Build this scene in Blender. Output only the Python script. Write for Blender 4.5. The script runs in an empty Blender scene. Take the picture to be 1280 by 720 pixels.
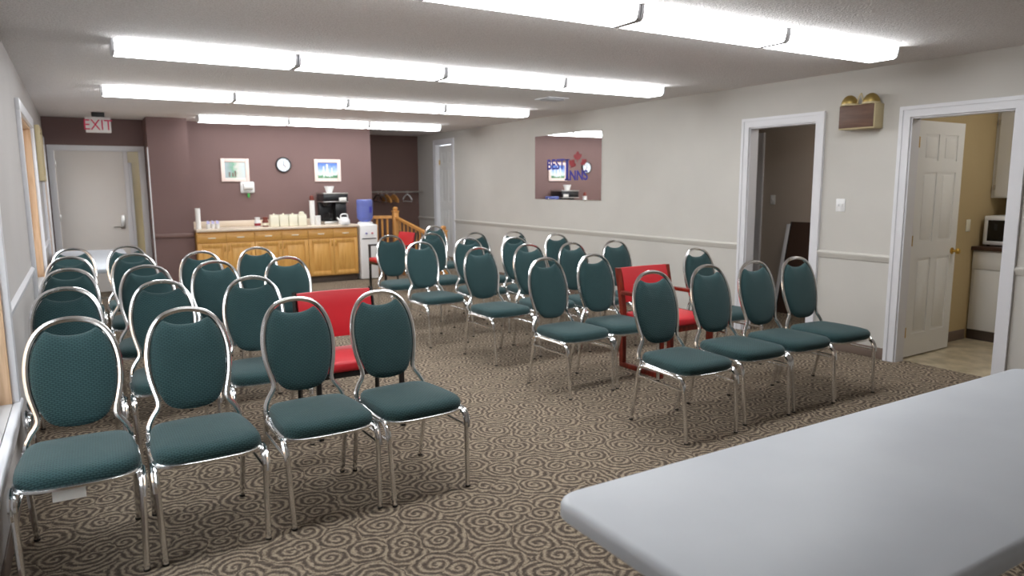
import bpy, bmesh, math, random
from mathutils import Vector, Matrix, noise
random.seed(7)
PI = math.pi
S = bpy.context.scene
C = S.collection

# ------------------------------------------------------------------ camera
cam = bpy.data.cameras.new('camera'); cam_o = bpy.data.objects.new('camera', cam); C.objects.link(cam_o)
S.camera = cam_o
FPX, HC = 887.9, 1.527
pi_, ya_, ro_ = (math.radians(a) for a in (8.262, 31.158, -0.331))
fw = Vector((math.sin(ya_)*math.cos(pi_), math.cos(ya_)*math.cos(pi_), -math.sin(pi_)))
r0 = Vector((math.cos(ya_), -math.sin(ya_), 0)); u0 = r0.cross(fw)
rr = r0*math.cos(ro_) + u0*math.sin(ro_); uu = -r0*math.sin(ro_) + u0*math.cos(ro_)
M = Matrix((rr, uu, -fw)).transposed().to_4x4(); M.translation = Vector((0, 0, HC))
cam_o.matrix_world = M
cam.sensor_width = 36; cam.lens = 36*FPX/1280; cam.clip_start = 0.05; cam.clip_end = 200
cam.dof.use_dof = True; cam.dof.focus_distance = 3.5; cam.dof.aperture_fstop = 2.6

# ------------------------------------------------------------------ world, exposure
w = bpy.data.worlds.new('World'); S.world = w; w.use_nodes = True
bg = w.node_tree.nodes['Background']; bg.inputs[0].default_value = (0.86, 0.93, 1.0, 1); bg.inputs[1].default_value = 7.0
S.view_settings.view_transform = 'Standard'; S.view_settings.look = 'None'
S.view_settings.exposure = 0.0; S.view_settings.gamma = 1; S.view_settings.use_curve_mapping = False
LAMP = 15.0          # radiance of the fluorescent lenses

# ------------------------------------------------------------------ material helpers
def srgb(r, g, b):
    f = lambda c: ((c/255+0.055)/1.055)**2.4 if c/255 > 0.04045 else c/255/12.92
    return (f(r), f(g), f(b), 1)
def mat(name, col, rough=0.6, metal=0.0, spec=0.5, coat=0):
    m = bpy.data.materials.new(name); m.use_nodes = True
    b = m.node_tree.nodes['Principled BSDF']
    b.inputs['Base Color'].default_value = col; b.inputs['Roughness'].default_value = rough
    b.inputs['Metallic'].default_value = metal; b.inputs['Specular IOR Level'].default_value = spec
    b.inputs['Coat Weight'].default_value = coat
    return m
def N(m, t, **kw):
    n = m.node_tree.nodes.new(t)
    for k, v in kw.items():
        if k in n.inputs: n.inputs[k].default_value = v
        else: setattr(n, k, v)
    return n
def L(m, a, b): m.node_tree.links.new(a, b)
def bsdf(m): return m.node_tree.nodes['Principled BSDF']
def coord(m, scale=(1, 1, 1), world=False):
    mp = N(m, 'ShaderNodeMapping'); mp.inputs['Scale'].default_value = scale
    if world:
        g = N(m, 'ShaderNodeNewGeometry'); L(m, g.outputs['Position'], mp.inputs['Vector'])
    else:
        t = N(m, 'ShaderNodeTexCoord'); L(m, t.outputs['Object'], mp.inputs['Vector'])
    return mp.outputs[0]
def ramp(m, src, stops):
    r = N(m, 'ShaderNodeValToRGB'); L(m, src, r.inputs[0])
    e = r.color_ramp.elements
    while len(e) < len(stops): e.new(0.5)
    for el, (p, c) in zip(e, stops): el.position = p; el.color = c
    return r.outputs[0]
def bump(m, h, strength, dist=0.01):
    b = N(m, 'ShaderNodeBump'); b.inputs['Strength'].default_value = strength; b.inputs['Distance'].default_value = dist
    L(m, h, b.inputs['Height']); L(m, b.outputs[0], bsdf(m).inputs['Normal'])
def painted(name, col, rough=0.7, bs=0.15, scale=180):
    m = mat(name, col, rough, spec=0.3)
    v = coord(m, world=True)
    n = N(m, 'ShaderNodeTexNoise', Scale=scale, Detail=2.0); L(m, v, n.inputs['Vector'])
    bump(m, n.outputs[0], bs, 0.004)
    n2 = N(m, 'ShaderNodeTexNoise', Scale=1.3, Detail=3.0); L(m, v, n2.inputs['Vector'])
    d = tuple(c*0.95 for c in col[:3])+(1,); l = tuple(min(1, c*1.04) for c in col[:3])+(1,)
    L(m, ramp(m, n2.outputs[0], [(0.3, d), (0.7, l)]), bsdf(m).inputs['Base Color'])
    return m
def wood(name, a, b, scale=(1, 1, 1), rough=0.4, axis='Z'):
    m = mat(name, a, rough)
    st = {'Z': (14, 14, 1.2), 'X': (1.2, 14, 14), 'Y': (14, 1.2, 14)}[axis]
    v = coord(m, st)
    n = N(m, 'ShaderNodeTexNoise', Scale=3.0, Detail=6.0, Distortion=0.6); L(m, v, n.inputs['Vector'])
    L(m, ramp(m, n.outputs[0], [(0.3, a), (0.7, b)]), bsdf(m).inputs['Base Color'])
    bump(m, n.outputs[0], 0.06, 0.003)
    return m

# carpet: concentric swirls two tones
def carpet_mat():
    m = mat('carpet', srgb(110, 98, 88), 0.95, spec=0.1)
    v = coord(m, world=True)
    def warp(src, scale, amp):
        ns = N(m, 'ShaderNodeTexNoise', Scale=scale, Detail=1.0); L(m, v, ns.inputs['Vector'])
        sub = N(m, 'ShaderNodeVectorMath', operation='SUBTRACT'); L(m, ns.outputs['Color'], sub.inputs[0]); sub.inputs[1].default_value = (0.5, 0.5, 0.5)
        sc = N(m, 'ShaderNodeVectorMath', operation='SCALE'); L(m, sub.outputs[0], sc.inputs[0]); sc.inputs['Scale'].default_value = amp
        ad = N(m, 'ShaderNodeVectorMath', operation='ADD'); L(m, src, ad.inputs[0]); L(m, sc.outputs[0], ad.inputs[1])
        return ad.outputs[0]
    vw = warp(warp(v, 5.0, 0.05), 26.0, 0.026)
    vo = N(m, 'ShaderNodeTexVoronoi', voronoi_dimensions='2D', Scale=6.0, Randomness=0.9); L(m, vw, vo.inputs['Vector'])
    # angle round the cell centre turns the rings into spirals
    pos = N(m, 'ShaderNodeVectorMath', operation='SUBTRACT'); L(m, vw, pos.inputs[0]); L(m, vo.outputs['Position'], pos.inputs[1])
    sp = N(m, 'ShaderNodeSeparateXYZ'); L(m, pos.outputs[0], sp.inputs[0])
    at2 = N(m, 'ShaderNodeMath', operation='ARCTAN2'); L(m, sp.outputs[1], at2.inputs[0]); L(m, sp.outputs[0], at2.inputs[1])
    mu = N(m, 'ShaderNodeMath', operation='MULTIPLY_ADD'); L(m, vo.outputs['Distance'], mu.inputs[0]); mu.inputs[1].default_value = 31.0; L(m, at2.outputs[0], mu.inputs[2])
    si = N(m, 'ShaderNodeMath', operation='SINE'); L(m, mu.outputs[0], si.inputs[0])
    fine = N(m, 'ShaderNodeTexNoise', Scale=210.0, Detail=3.0); L(m, v, fine.inputs['Vector'])
    fm = N(m, 'ShaderNodeMath', operation='MULTIPLY_ADD'); L(m, fine.outputs[0], fm.inputs[0]); fm.inputs[1].default_value = 5.4; fm.inputs[2].default_value = -2.7
    brk = N(m, 'ShaderNodeTexNoise', Scale=30.0, Detail=1.0); L(m, v, brk.inputs['Vector'])
    bm_ = N(m, 'ShaderNodeMath', operation='MULTIPLY_ADD'); L(m, brk.outputs[0], bm_.inputs[0]); bm_.inputs[1].default_value = 2.4; bm_.inputs[2].default_value = -1.25
    s1_ = N(m, 'ShaderNodeMath', operation='ADD'); L(m, si.outputs[0], s1_.inputs[0]); L(m, bm_.outputs[0], s1_.inputs[1])
    sm = N(m, 'ShaderNodeMath', operation='ADD'); L(m, s1_.outputs[0], sm.inputs[0]); L(m, fm.outputs[0], sm.inputs[1])
    mr = N(m, 'ShaderNodeMapRange'); L(m, sm.outputs[0], mr.inputs[0]); mr.inputs[1].default_value = -1.3; mr.inputs[2].default_value = 1.5
    c = ramp(m, mr.outputs[0], [(0.1, srgb(86, 77, 69)), (0.42, srgb(119, 107, 94)), (0.82, srgb(170, 156, 135))])
    big = N(m, 'ShaderNodeTexNoise', Scale=120.0, Detail=1.0); L(m, v, big.inputs['Vector'])
    mx = N(m, 'ShaderNodeMix', data_type='RGBA', blend_type='MULTIPLY'); mx.inputs[0].default_value = 0.45
    L(m, c, mx.inputs[6]); L(m, ramp(m, big.outputs[0], [(0.35, srgb(190, 172, 165)), (0.65, srgb(250, 252, 255))]), mx.inputs[7])
    L(m, mx.outputs[2], bsdf(m).inputs['Base Color'])
    bump(m, sm.outputs[0], 0.3, 0.003)
    return m
def ceiling_mat():
    m = mat('ceiling_popcorn', srgb(214, 205, 196), 0.9, spec=0.1)
    v = coord(m, world=True)
    n = N(m, 'ShaderNodeTexVoronoi', Scale=70.0); L(m, v, n.inputs['Vector'])
    n2 = N(m, 'ShaderNodeTexNoise', Scale=120.0, Detail=3.0); L(m, v, n2.inputs['Vector'])
    ad = N(m, 'ShaderNodeMath', operation='SUBTRACT'); L(m, n2.outputs[0], ad.inputs[0]); L(m, n.outputs['Distance'], ad.inputs[1])
    bump(m, ad.outputs[0], 0.6, 0.010)
    L(m, ramp(m, n2.outputs[0], [(0.3, srgb(226, 221, 219)), (0.65, srgb(247, 244, 243))]), bsdf(m).inputs['Base Color'])
    return m
def fabric_mat():
    m = mat('green_fabric', srgb(44, 84, 80), 0.85, spec=0.2)
    t = N(m, 'ShaderNodeTexCoord'); sp = N(m, 'ShaderNodeSeparateXYZ'); L(m, t.outputs['Object'], sp.inputs[0])
    ad = N(m, 'ShaderNodeMath', operation='ADD'); L(m, sp.outputs[1], ad.inputs[0]); L(m, sp.outputs[2], ad.inputs[1])
    cb = N(m, 'ShaderNodeCombineXYZ'); L(m, sp.outputs[0], cb.inputs[0]); L(m, ad.outputs[0], cb.inputs[1])
    br = N(m, 'ShaderNodeTexBrick', Scale=1.0); L(m, cb.outputs[0], br.inputs['Vector'])
    br.inputs['Brick Width'].default_value = 0.020; br.inputs['Row Height'].default_value = 0.010
    br.inputs['Mortar Size'].default_value = 0.0032; br.inputs['Mortar Smooth'].default_value = 0.6
    br.inputs['Color1'].default_value = (1, 1, 1, 1); br.inputs['Color2'].default_value = (0.8, 0.8, 0.8, 1); br.inputs['Mortar'].default_value = (0, 0, 0, 1)
    L(m, ramp(m, br.outputs['Color'], [(0.2, srgb(36, 59, 62)), (0.95, srgb(56, 85, 86))]), bsdf(m).inputs['Base Color'])
    bump(m, br.outputs['Color'], 0.3, 0.002)
    bsdf(m).inputs['Sheen Weight'].default_value = 0.15
    return m
def emit(name, col, st):
    m = mat(name, (0.8, 0.8, 0.8, 1), 0.4)
    b = bsdf(m); b.inputs['Emission Color'].default_value = col; b.inputs['Emission Strength'].default_value = st
    return m

MT = dict(
    carpet=carpet_mat(), ceil=ceiling_mat(), fabric=fabric_mat(),
    beige=painted('beige_wall_paint', srgb(202, 199, 193)), left=painted('shaded_beige_wall_paint', srgb(188, 184, 182)),  # left wall: same beige, greyed in the colour as if back-lit
    brown=painted('brown_wall_paint', srgb(119, 95, 92), 0.6), darkbrown=painted('dark_brown_wall_paint', srgb(112, 88, 82), 0.6),
    tan=painted('tan_wall_paint', srgb(188, 168, 128)), storage=painted('storage_wall_paint', srgb(180, 168, 156)),
    trim=mat('white_trim', srgb(222, 222, 226), 0.35), beigetrim=mat('beige_trim', srgb(206, 203, 196), 0.4), browntrim=mat('brown_trim', srgb(120, 94, 88), 0.4),
    base=mat('brown_vinyl_base', srgb(120, 104, 94), 0.5), darkbase=mat('dark_vinyl_base', srgb(74, 62, 54), 0.5),
    door=mat('white_door_paint', srgb(228, 228, 226), 0.4), greydoor=mat('grey_door_paint', srgb(226, 221, 216), 0.45),
    chrome=mat('chrome', (0.84, 0.84, 0.84, 1), 0.17, 1.0), steel=mat('brushed_steel', (0.6, 0.59, 0.57, 1), 0.32, 1.0),
    brass=mat('brass', srgb(200, 164, 84), 0.38, 1.0), dullbrass=mat('dull_brass', srgb(176, 152, 92), 0.5, 0.8), rubber=mat('dark_rubber', srgb(40, 38, 36), 0.7),
    blackmetal=mat('black_metal', srgb(24, 23, 24), 0.4), blackplastic=mat('black_plastic', srgb(22, 22, 25), 0.3),
    red=mat('red_vinyl', srgb(200, 38, 48), 0.42), redwood=wood('red_stained_wood', srgb(96, 26, 16), srgb(136, 44, 26), rough=0.3),
    oak=wood('oak', srgb(206, 150, 74), srgb(226, 176, 98)), oakx=wood('oak_cross_grain', srgb(206, 150, 74), srgb(226, 176, 98), axis='X'),
    railwood=wood('rail_oak', srgb(186, 128, 66), srgb(208, 152, 86)),
    counter=mat('cream_laminate', srgb(224, 208, 188), 0.35), darkcounter=mat('dark_laminate', srgb(64, 44, 38), 0.3),
    white=mat('white_plastic', srgb(232, 232, 232), 0.35), cream=mat('cream_plastic', srgb(238, 234, 214), 0.4), foam=mat('white_foam', srgb(240, 240, 238), 0.6),
    tray=mat('oak_tray', srgb(190, 180, 160), 0.5), purple=mat('lilac_paper', srgb(190, 186, 226), 0.5), maroon=mat('maroon_plastic', srgb(140, 30, 44), 0.4),
    darkred=mat('brown_red_foil', srgb(120, 52, 40), 0.35), green=mat('green_plastic', srgb(60, 160, 70), 0.4),
    pinkframe=mat('pale_pink_frame', srgb(236, 214, 206), 0.45), glassblack=mat('black_glass', srgb(14, 14, 16), 0.08),
    lens=emit('fluorescent_lens', (0.95, 0.98, 1.0, 1), LAMP), kitchen_fill=emit('kitchen_fill_glow', (1.0, 0.97, 0.92, 1), 36.0), storage_fill=emit('storage_fill_glow', (1.0, 0.95, 0.88, 1), 34.0),  # kitchen and storage glows are added fill for the side rooms
    mirror=mat('mirror_silver', (0.9, 0.9, 0.9, 1), 0.01, 1.0),
    blue=mat('blue_decal', srgb(44, 44, 150), 0.35), redletter=mat('red_letter', srgb(206, 40, 84), 0.4), leafred=mat('red_decal', srgb(150, 36, 44), 0.35),
    sign=mat('white_sign', srgb(226, 222, 220), 0.4), cframe=mat('cream_gilt_frame', srgb(206, 190, 150), 0.5), dark=mat('near_black', srgb(20, 18, 18), 0.9),
    brownpanel=wood('dark_walnut_panel', srgb(84, 58, 46), srgb(108, 78, 62), axis='Y', rough=0.5),
    leanpanel=mat('brown_hardboard', srgb(70, 50, 40), 0.6), yellowpane=mat('cream_pane', srgb(214, 200, 160), 0.3),
    jamb=wood('pine_jamb', srgb(196, 158, 122), srgb(224, 190, 156), rough=0.5), brownwood=wood('brown_sash_wood', srgb(110, 74, 48), srgb(140, 98, 66), rough=0.5),
    stucco=painted('tan_stucco', srgb(206, 180, 156)), ground=painted('outside_ground', srgb(150, 146, 138)),
    label=mat('paper_label', srgb(232, 230, 224), 0.7), face=mat('clock_face', srgb(228, 236, 244), 0.4),
)
def table_mat():
    m = mat('white_table_plastic', srgb(196, 203, 212), 0.42)
    v = coord(m)
    n = N(m, 'ShaderNodeTexNoise', Scale=260.0, Detail=2.0); L(m, v, n.inputs['Vector'])
    bump(m, n.outputs[0], 0.12, 0.001)
    n2 = N(m, 'ShaderNodeTexNoise', Scale=2.5, Detail=4.0); L(m, v, n2.inputs['Vector'])
    L(m, ramp(m, n2.outputs[0], [(0.35, srgb(212, 217, 225)), (0.7, srgb(220, 225, 232))]), bsdf(m).inputs['Base Color'])
    return m
MT['table'] = table_mat()
def vinyl_mat():
    m = mat('sheet_vinyl', srgb(176, 160, 132), 0.35)
    v = coord(m, world=True)
    n = N(m, 'ShaderNodeTexNoise', Scale=7.0, Detail=6.0); L(m, v, n.inputs['Vector'])
    L(m, ramp(m, n.outputs[0], [(0.35, srgb(150, 138, 112)), (0.65, srgb(190, 176, 150))]), bsdf(m).inputs['Base Color'])
    return m
MT['vinyl'] = vinyl_mat()
def water_mat():
    m = mat('blue_bottle', srgb(150, 165, 235), 0.1)
    b = bsdf(m); b.inputs['Transmission Weight'].default_value = 0.6; b.inputs['IOR'].default_value = 1.2
    return m
MT['water'] = water_mat()
def glass_mat():
    m = mat('clear_glass', (0.95, 0.97, 0.97, 1), 0.02)
    b = bsdf(m); b.inputs['Transmission Weight'].default_value = 1.0; b.inputs['IOR'].default_value = 1.1
    return m
MT['glass'] = glass_mat()
def art_mat(name, kind):
    m = mat(name, (1, 1, 1, 1), 0.5)
    t = N(m, 'ShaderNodeTexCoord'); sp = N(m, 'ShaderNodeSeparateXYZ'); L(m, t.outputs['Object'], sp.inputs[0])
    n = N(m, 'ShaderNodeTexNoise', Scale=16.0, Detail=4.0); L(m, t.outputs['Object'], n.inputs['Vector'])
    a = N(m, 'ShaderNodeMath', operation='MULTIPLY_ADD'); L(m, n.outputs[0], a.inputs[0]); a.inputs[1].default_value = 0.16
    L(m, sp.outputs[2 if kind == 'sky' else 0], a.inputs[2])
    if kind == 'sky':
        st = [(0.09, srgb(80, 130, 96)), (0.12, srgb(110, 160, 120)), (0.14, srgb(220, 230, 240)), (0.21, srgb(176, 200, 234)), (0.30, srgb(96, 132, 210))]
    else:
        st = [(0.07, srgb(170, 182, 190)), (0.15, srgb(150, 170, 168)), (0.20, srgb(120, 172, 144)), (0.27, srgb(208, 208, 200)), (0.38, srgb(200, 214, 216))]
    L(m, ramp(m, a.outputs[0], st), bsdf(m).inputs['Base Color'])
    return m
MT['art_sky'] = art_mat('art_sky', 'sky'); MT['art_pale'] = art_mat('art_pale', 'pale')

# ------------------------------------------------------------------ mesh helpers
def add_box(bm, lo, hi, bev=0.0, seg=2):
    lo = Vector(lo); hi = Vector(hi)
    g = bmesh.ops.create_cube(bm, size=1.0)
    for v in g['verts']:
        v.co = Vector((lo[i] + (v.co[i]+0.5)*(hi[i]-lo[i]) for i in range(3)))
    if bev:
        es = list({e for v in g['verts'] for e in v.link_edges})
        bmesh.ops.bevel(bm, geom=es, offset=bev, segments=seg, affect='EDGES', profile=0.5)
def box(lo, hi, bev=0.0, seg=2):
    bm = bmesh.new(); add_box(bm, lo, hi, bev, seg); return bm
def boxes(lst, bev=0.0):
    bm = bmesh.new()
    for lo, hi in lst: add_box(bm, lo, hi, bev)
    return bm
def smooth_path(pts, n=5):
    pts = [Vector(p) for p in pts]; out = []
    for i in range(len(pts)-1):
        p0 = pts[max(i-1, 0)]; p1 = pts[i]; p2 = pts[i+1]; p3 = pts[min(i+2, len(pts)-1)]
        for k in range(n):
            t = k/n
            out.append(0.5*((2*p1) + (p2-p0)*t + (2*p0-5*p1+4*p2-p3)*t*t + (3*p1-p0-3*p2+p3)*t**3))
    out.append(pts[-1]); return out
def add_tube(bm, pts, r, sides=8, closed=False, cap=True, flat=1.0):
    pts = [Vector(p) for p in pts]; n = len(pts); rings = []
    rad = r if hasattr(r, '__len__') else [r]*n
    up = None
    for i, p in enumerate(pts):
        if closed: t = pts[(i+1) % n] - pts[i-1]
        else: t = pts[min(i+1, n-1)] - pts[max(i-1, 0)]
        t.normalize()
        if up is None:
            up = Vector((0, 0, 1)) if abs(t.z) < 0.9 else Vector((0, 1, 0))
        a = (up - t*up.dot(t)).normalized(); b = t.cross(a); up = a
        rings.append([bm.verts.new(p + (a*math.cos(2*PI*k/sides)*flat + b*math.sin(2*PI*k/sides))*rad[i]) for k in range(sides)])
    for i in range(n if closed else n-1):
        A = rings[i]; B = rings[(i+1) % n]
        for k in range(sides): bm.faces.new((A[k], A[(k+1) % sides], B[(k+1) % sides], B[k]))
    if cap and not closed:
        bm.faces.new(rings[0][::-1]); bm.faces.new(rings[-1])
def tube(pts, r, sides=8, closed=False, flat=1.0):
    bm = bmesh.new(); add_tube(bm, pts, r, sides, closed, flat=flat); return bm
def add_lathe(bm, prof, seg=20, origin=(0, 0, 0), axis='Z'):
    o = Vector(origin); rings = []
    for (r, h) in prof:
        ring = []
        for k in range(seg):
            a = 2*PI*k/seg
            v = {'Z': (r*math.cos(a), r*math.sin(a), h), 'X': (h, r*math.cos(a), r*math.sin(a)), 'Y': (r*math.sin(a), h, r*math.cos(a))}[axis]
            ring.append(bm.verts.new(o + Vector(v)))
        rings.append(ring)
    for A, B in zip(rings, rings[1:]):
        for k in range(seg): bm.faces.new((A[k], A[(k+1) % seg], B[(k+1) % seg], B[k]))
    bm.faces.new(rings[0][::-1]); bm.faces.new(rings[-1])
def lathe(prof, seg=20, origin=(0, 0, 0), axis='Z'):
    bm = bmesh.new(); add_lathe(bm, prof, seg, origin, axis); return bm
def add_prism(bm, outline, depth, plane='XZ', origin=(0, 0, 0)):
    """2-D outline (list) extruded by depth along the third axis."""
    o = Vector(origin)
    def P(a, b, c): return o + Vector({'XZ': (a, c, b), 'XY': (a, b, c), 'YZ': (c, a, b)}[plane])
    A = [bm.verts.new(P(a, b, 0)) for a, b in outline]; B = [bm.verts.new(P(a, b, depth)) for a, b in outline]
    bm.faces.new(A[::-1]); bm.faces.new(B); n = len(A)
    for i in range(n): bm.faces.new((A[i], A[(i+1) % n], B[(i+1) % n], B[i]))
def prism(*a, **k):
    bm = bmesh.new(); add_prism(bm, *a, **k); return bm
def mesh(name, bm, m, smooth=True):
    bmesh.ops.recalc_face_normals(bm, faces=bm.faces)
    me = bpy.data.meshes.new(name); bm.to_mesh(me); bm.free()
    if m is not None: me.materials.append(MT[m] if isinstance(m, str) else m)
    if smooth:
        for p in me.polygons: p.use_smooth = True
        me.set_sharp_from_angle(angle=math.radians(38))
    return me
def obj(name, bm, m, parent=None, smooth=True):
    me = bm if isinstance(bm, bpy.types.Mesh) else mesh(name, bm, m, smooth)
    o = bpy.data.objects.new(name, me); C.objects.link(o)
    if parent: o.parent = parent
    return o
def tag(o, label, cat, group=None):
    o['label'] = label; o['category'] = cat
    if group: o['group'] = group
    return o
def thing(name, label, cat, loc=(0, 0, 0), rz=0, group=None):
    o = bpy.data.objects.new(name, None); C.objects.link(o); o.empty_display_size = 0.1
    o.location = loc; o.rotation_euler = (0, 0, rz)
    return tag(o, label, cat, group)
def struct(name, bm, m, parent=None, label=None):
    o = obj(name, bm, m, parent)
    if not parent: o['kind'] = 'structure'
    if label: o['label'] = label
    return o
def copy_tree(o, parent=None):
    c = o.copy(); C.objects.link(c); c.parent = parent
    for ch in list(o.children): copy_tree(ch, c)
    return c
def text_mesh(txt, m, h, depth, sx=1.0, offset=0.0):
    cu = bpy.data.curves.new('lettering', 'FONT'); cu.body = txt; cu.size = 1.0; cu.extrude = 0.5; cu.offset = offset
    to = bpy.data.objects.new('lettering_tmp', cu); C.objects.link(to)
    bpy.context.view_layer.update()
    me = bpy.data.meshes.new_from_object(to.evaluated_get(bpy.context.evaluated_depsgraph_get()))
    bpy.data.objects.remove(to)
    xs = [v.co.x for v in me.vertices]; ys = [v.co.y for v in me.vertices]
    k = h/(max(ys)-min(ys)); x0 = min(xs); y0 = min(ys)
    for v in me.vertices: v.co = Vector(((v.co.x-x0)*k*sx, (v.co.y-y0)*k, (v.co.z+0.5)*depth))
    me.materials.clear(); me.materials.append(MT[m])
    return me

# ================================================================== THE ROOM
H = 2.4975
XR, XL = 5.884, -0.36
YD, YM, YA = 11.90, 11.77, 13.35         # door wall, brown counter wall, alcove wall
WR = 0.116                                # right wall thickness
struct('floor', boxes([((XL-0.12, -1.72, -0.1), (XR+0.13, YA+0.12, 0))]), 'carpet')
struct('floor_storage', boxes([((XR+0.13, 3.62, -0.1), (8.7, 7.2, 0.0))]), 'carpet')
struct('floor_kitchen', boxes([((XR+0.13, 0.9, -0.1), (8.15, 3.62, 0.002))]), 'vinyl')
struct('ceiling', boxes([((XL-0.12, -1.72, H), (8.7, YA+0.12, H+0.1))]), 'ceil')

# right wall with three door openings
D3 = (2.62, 3.40, 2.06); D2 = (4.27, 5.05, 2.09); DF = (11.81, 12.50, 2.29)
def wall_x(x0, x1, ya, yb, opens, z1=H):
    L_ = []; y = ya
    for (a, b, zb, zt) in sorted(opens):
        L_.append(((x0, y, 0), (x1, a, z1))); L_.append(((x0, a, zt), (x1, b, z1)))
        if zb > 0: L_.append(((x0, a, 0), (x1, b, zb)))
        y = b
    L_.append(((x0, y, 0), (x1, yb, z1)))
    return boxes(L_)
struct('wall_right', wall_x(XR, XR+WR, -1.6, YA, [(D3[0], D3[1], 0, D3[2]), (D2[0], D2[1], 0, D2[2]), (DF[0], DF[1], 0.2, DF[2])]), 'beige')
W1 = (2.20, 4.20, 0.47, 2.10); W2 = (6.82, 8.70, 0.62, 2.12); W3 = (10.35, 11.45, 0.62, 2.10)
struct('wall_left', wall_x(XL-0.12, XL, -1.6, YD, [W1[:2]+W1[2:], W2, W3]), 'left')
struct('wall_back_left', boxes([((XL-0.12, YD, 2.06), (0.92, YD+0.1, H)), ((XL-0.12, YD, 0), (-0.29, YD+0.1, 2.06)), ((0.84, YD, 0), (0.92, YD+0.1, 2.06))]), 'brown')
struct('wall_column', box((0.887, 11.3, 0), (1.41, YD+0.1, H)), 'brown')
struct('wall_back', box((1.41, YM, 0), (4.315, YM+0.13, H)), 'brown')
struct('wall_alcove', boxes([((3.9, YA, 0), (XR+0.12, YA+0.1, H)), ((3.9, YM+0.13, 0), (4.0, YA, H))]), 'darkbrown')
struct('wall_front', box((XL-0.12, -1.72, 0), (8.15, -1.6, H)), 'beige')
struct('wall_entry', box((XL-0.12, YD+0.5, 0), (3.9, YD+0.6, H)), 'greydoor')
# small rooms behind the right wall
struct('wall_partition', boxes([((XR+WR, 3.57, 0), (8.15, 3.62, H))]), 'tan')
struct('wall_storage_side', boxes([((XR+WR, 3.62, 0), (8.7, 3.67, H)), ((XR+WR, 7.0, 0), (8.7, 7.1, H))]), 'storage')
struct('wall_storage_back', wall_x(7.30, 7.40, 3.67, 7.0, [(6.10, 6.85, 0, 2.06)]), 'storage')
struct('wall_storage_end', box((8.6, 3.67, 0), (8.7, 7.0, H)), 'storage')
struct('wall_kitchen_back', box((7.97, 0.9, 0), (8.07, 3.57, H)), 'tan')
struct('wall_kitchen_side', box((XR+WR, 0.9, 0), (7.97, 1.0, H)), 'tan')

# chair rails and base boards
def rail_prof(x, y0, y1, z, d, s):   # along Y on a wall facing s
    o = [(0, 0), (s*0.008, 0.004), (s*0.012, 0.022), (s*d, 0.038), (s*d, 0.052), (s*0.006, 0.064), (0, 0.066)]
    bm = bmesh.new()
    A = [bm.verts.new((x+a, y0, z+b)) for a, b in o]; B = [bm.verts.new((x+a, y1, z+b)) for a, b in o]
    bm.faces.new(A); bm.faces.new(B[::-1]); n = len(o)
    for i in range(n): bm.faces.new((A[i], A[(i+1) % n], B[(i+1) % n], B[i]))
    return bm
ti = 1
CAS = 0.085
def rz(bm, name, m):
    global ti
    o = struct('trim_%d' % ti, bm, m); ti += 1; return o
segs = [(-1.6, D3[0]-CAS), (D3[1]+CAS, D2[0]-CAS), (D2[1]+CAS, DF[0]-CAS), (DF[1]+CAS, YA)]
for i, (a, b) in enumerate(segs):
    rz(rail_prof(XR, a, b, 0.845, 0.022, -1), 'rail', 'beigetrim')
    struct('baseboard_right_%d' % (i+1), box((XR-0.008, a, 0), (XR, b, 0.10), 0.002), 'base')
for a, b in ((-1.6, W1[0]-0.1), (W1[1]+0.1, W2[0]-0.1), (W2[1]+0.1, W3[0]-0.1)):
    rz(rail_prof(XL, a, b, 0.845, 0.022, 1), 'rail', 'trim')
rz(boxes([((0.887, 11.278, 0.80), (1.41, 11.3, 0.86))], 0.006), 'rail', 'browntrim')
rz(box((0.872, 11.285, 0), (0.887, 11.32, 2.08), 0.003), 'corner', 'trim')
struct('baseboard_left', box((XL, -1.6, 0), (XL+0.008, YD, 0.10), 0.002), 'base')
struct('baseboard_column', box((0.887, 11.292, 0), (1.41, 11.3, 0.10), 0.002), 'base')

# door casings on the right wall
def casing_x(name, x, s, a, b, zt, z0=0, cw=CAS, depth=WR, m='trim', bothends=True):
    """casing + jamb round an opening in a wall of constant X; s=-1: room at smaller x"""
    bm = bmesh.new(); t = 0.018
    def strip(lo_d, hi_d, p, q, z_a, z_b):
        xa, xb = (x-hi_d, x-lo_d) if s < 0 else (x+lo_d, x+hi_d)
        add_box(bm, (xa, p, z_a), (xb, q, z_b))
    e = 0.03
    # inner flat strips, raised outer bead; legs stop under the head
    strip(0, t, a-cw+e, a+0.004, z0, zt-0.004); strip(0, t, b-0.004, b+cw-e, z0, zt-0.004)
    strip(0, t+0.007, a-cw, a-cw+e, z0, zt+cw-e); strip(0, t+0.007, b+cw-e, b+cw, z0, zt+cw-e)
    strip(0, t, a-cw+e, b+cw-e, zt-0.004, zt+cw-e)
    strip(0, t+0.007, a-cw, b+cw, zt+cw-e, zt+cw)
    j0, j1 = (x, x+depth) if s < 0 else (x-depth, x)
    for p, q in ((a, a+0.016), (b-0.016, b)): add_box(bm, (j0, p, z0), (j1, q, zt-0.016))
    add_box(bm, (j0, a, zt-0.016), (j1, b, zt))
    c = (j0+j1)/2
    return bm
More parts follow.
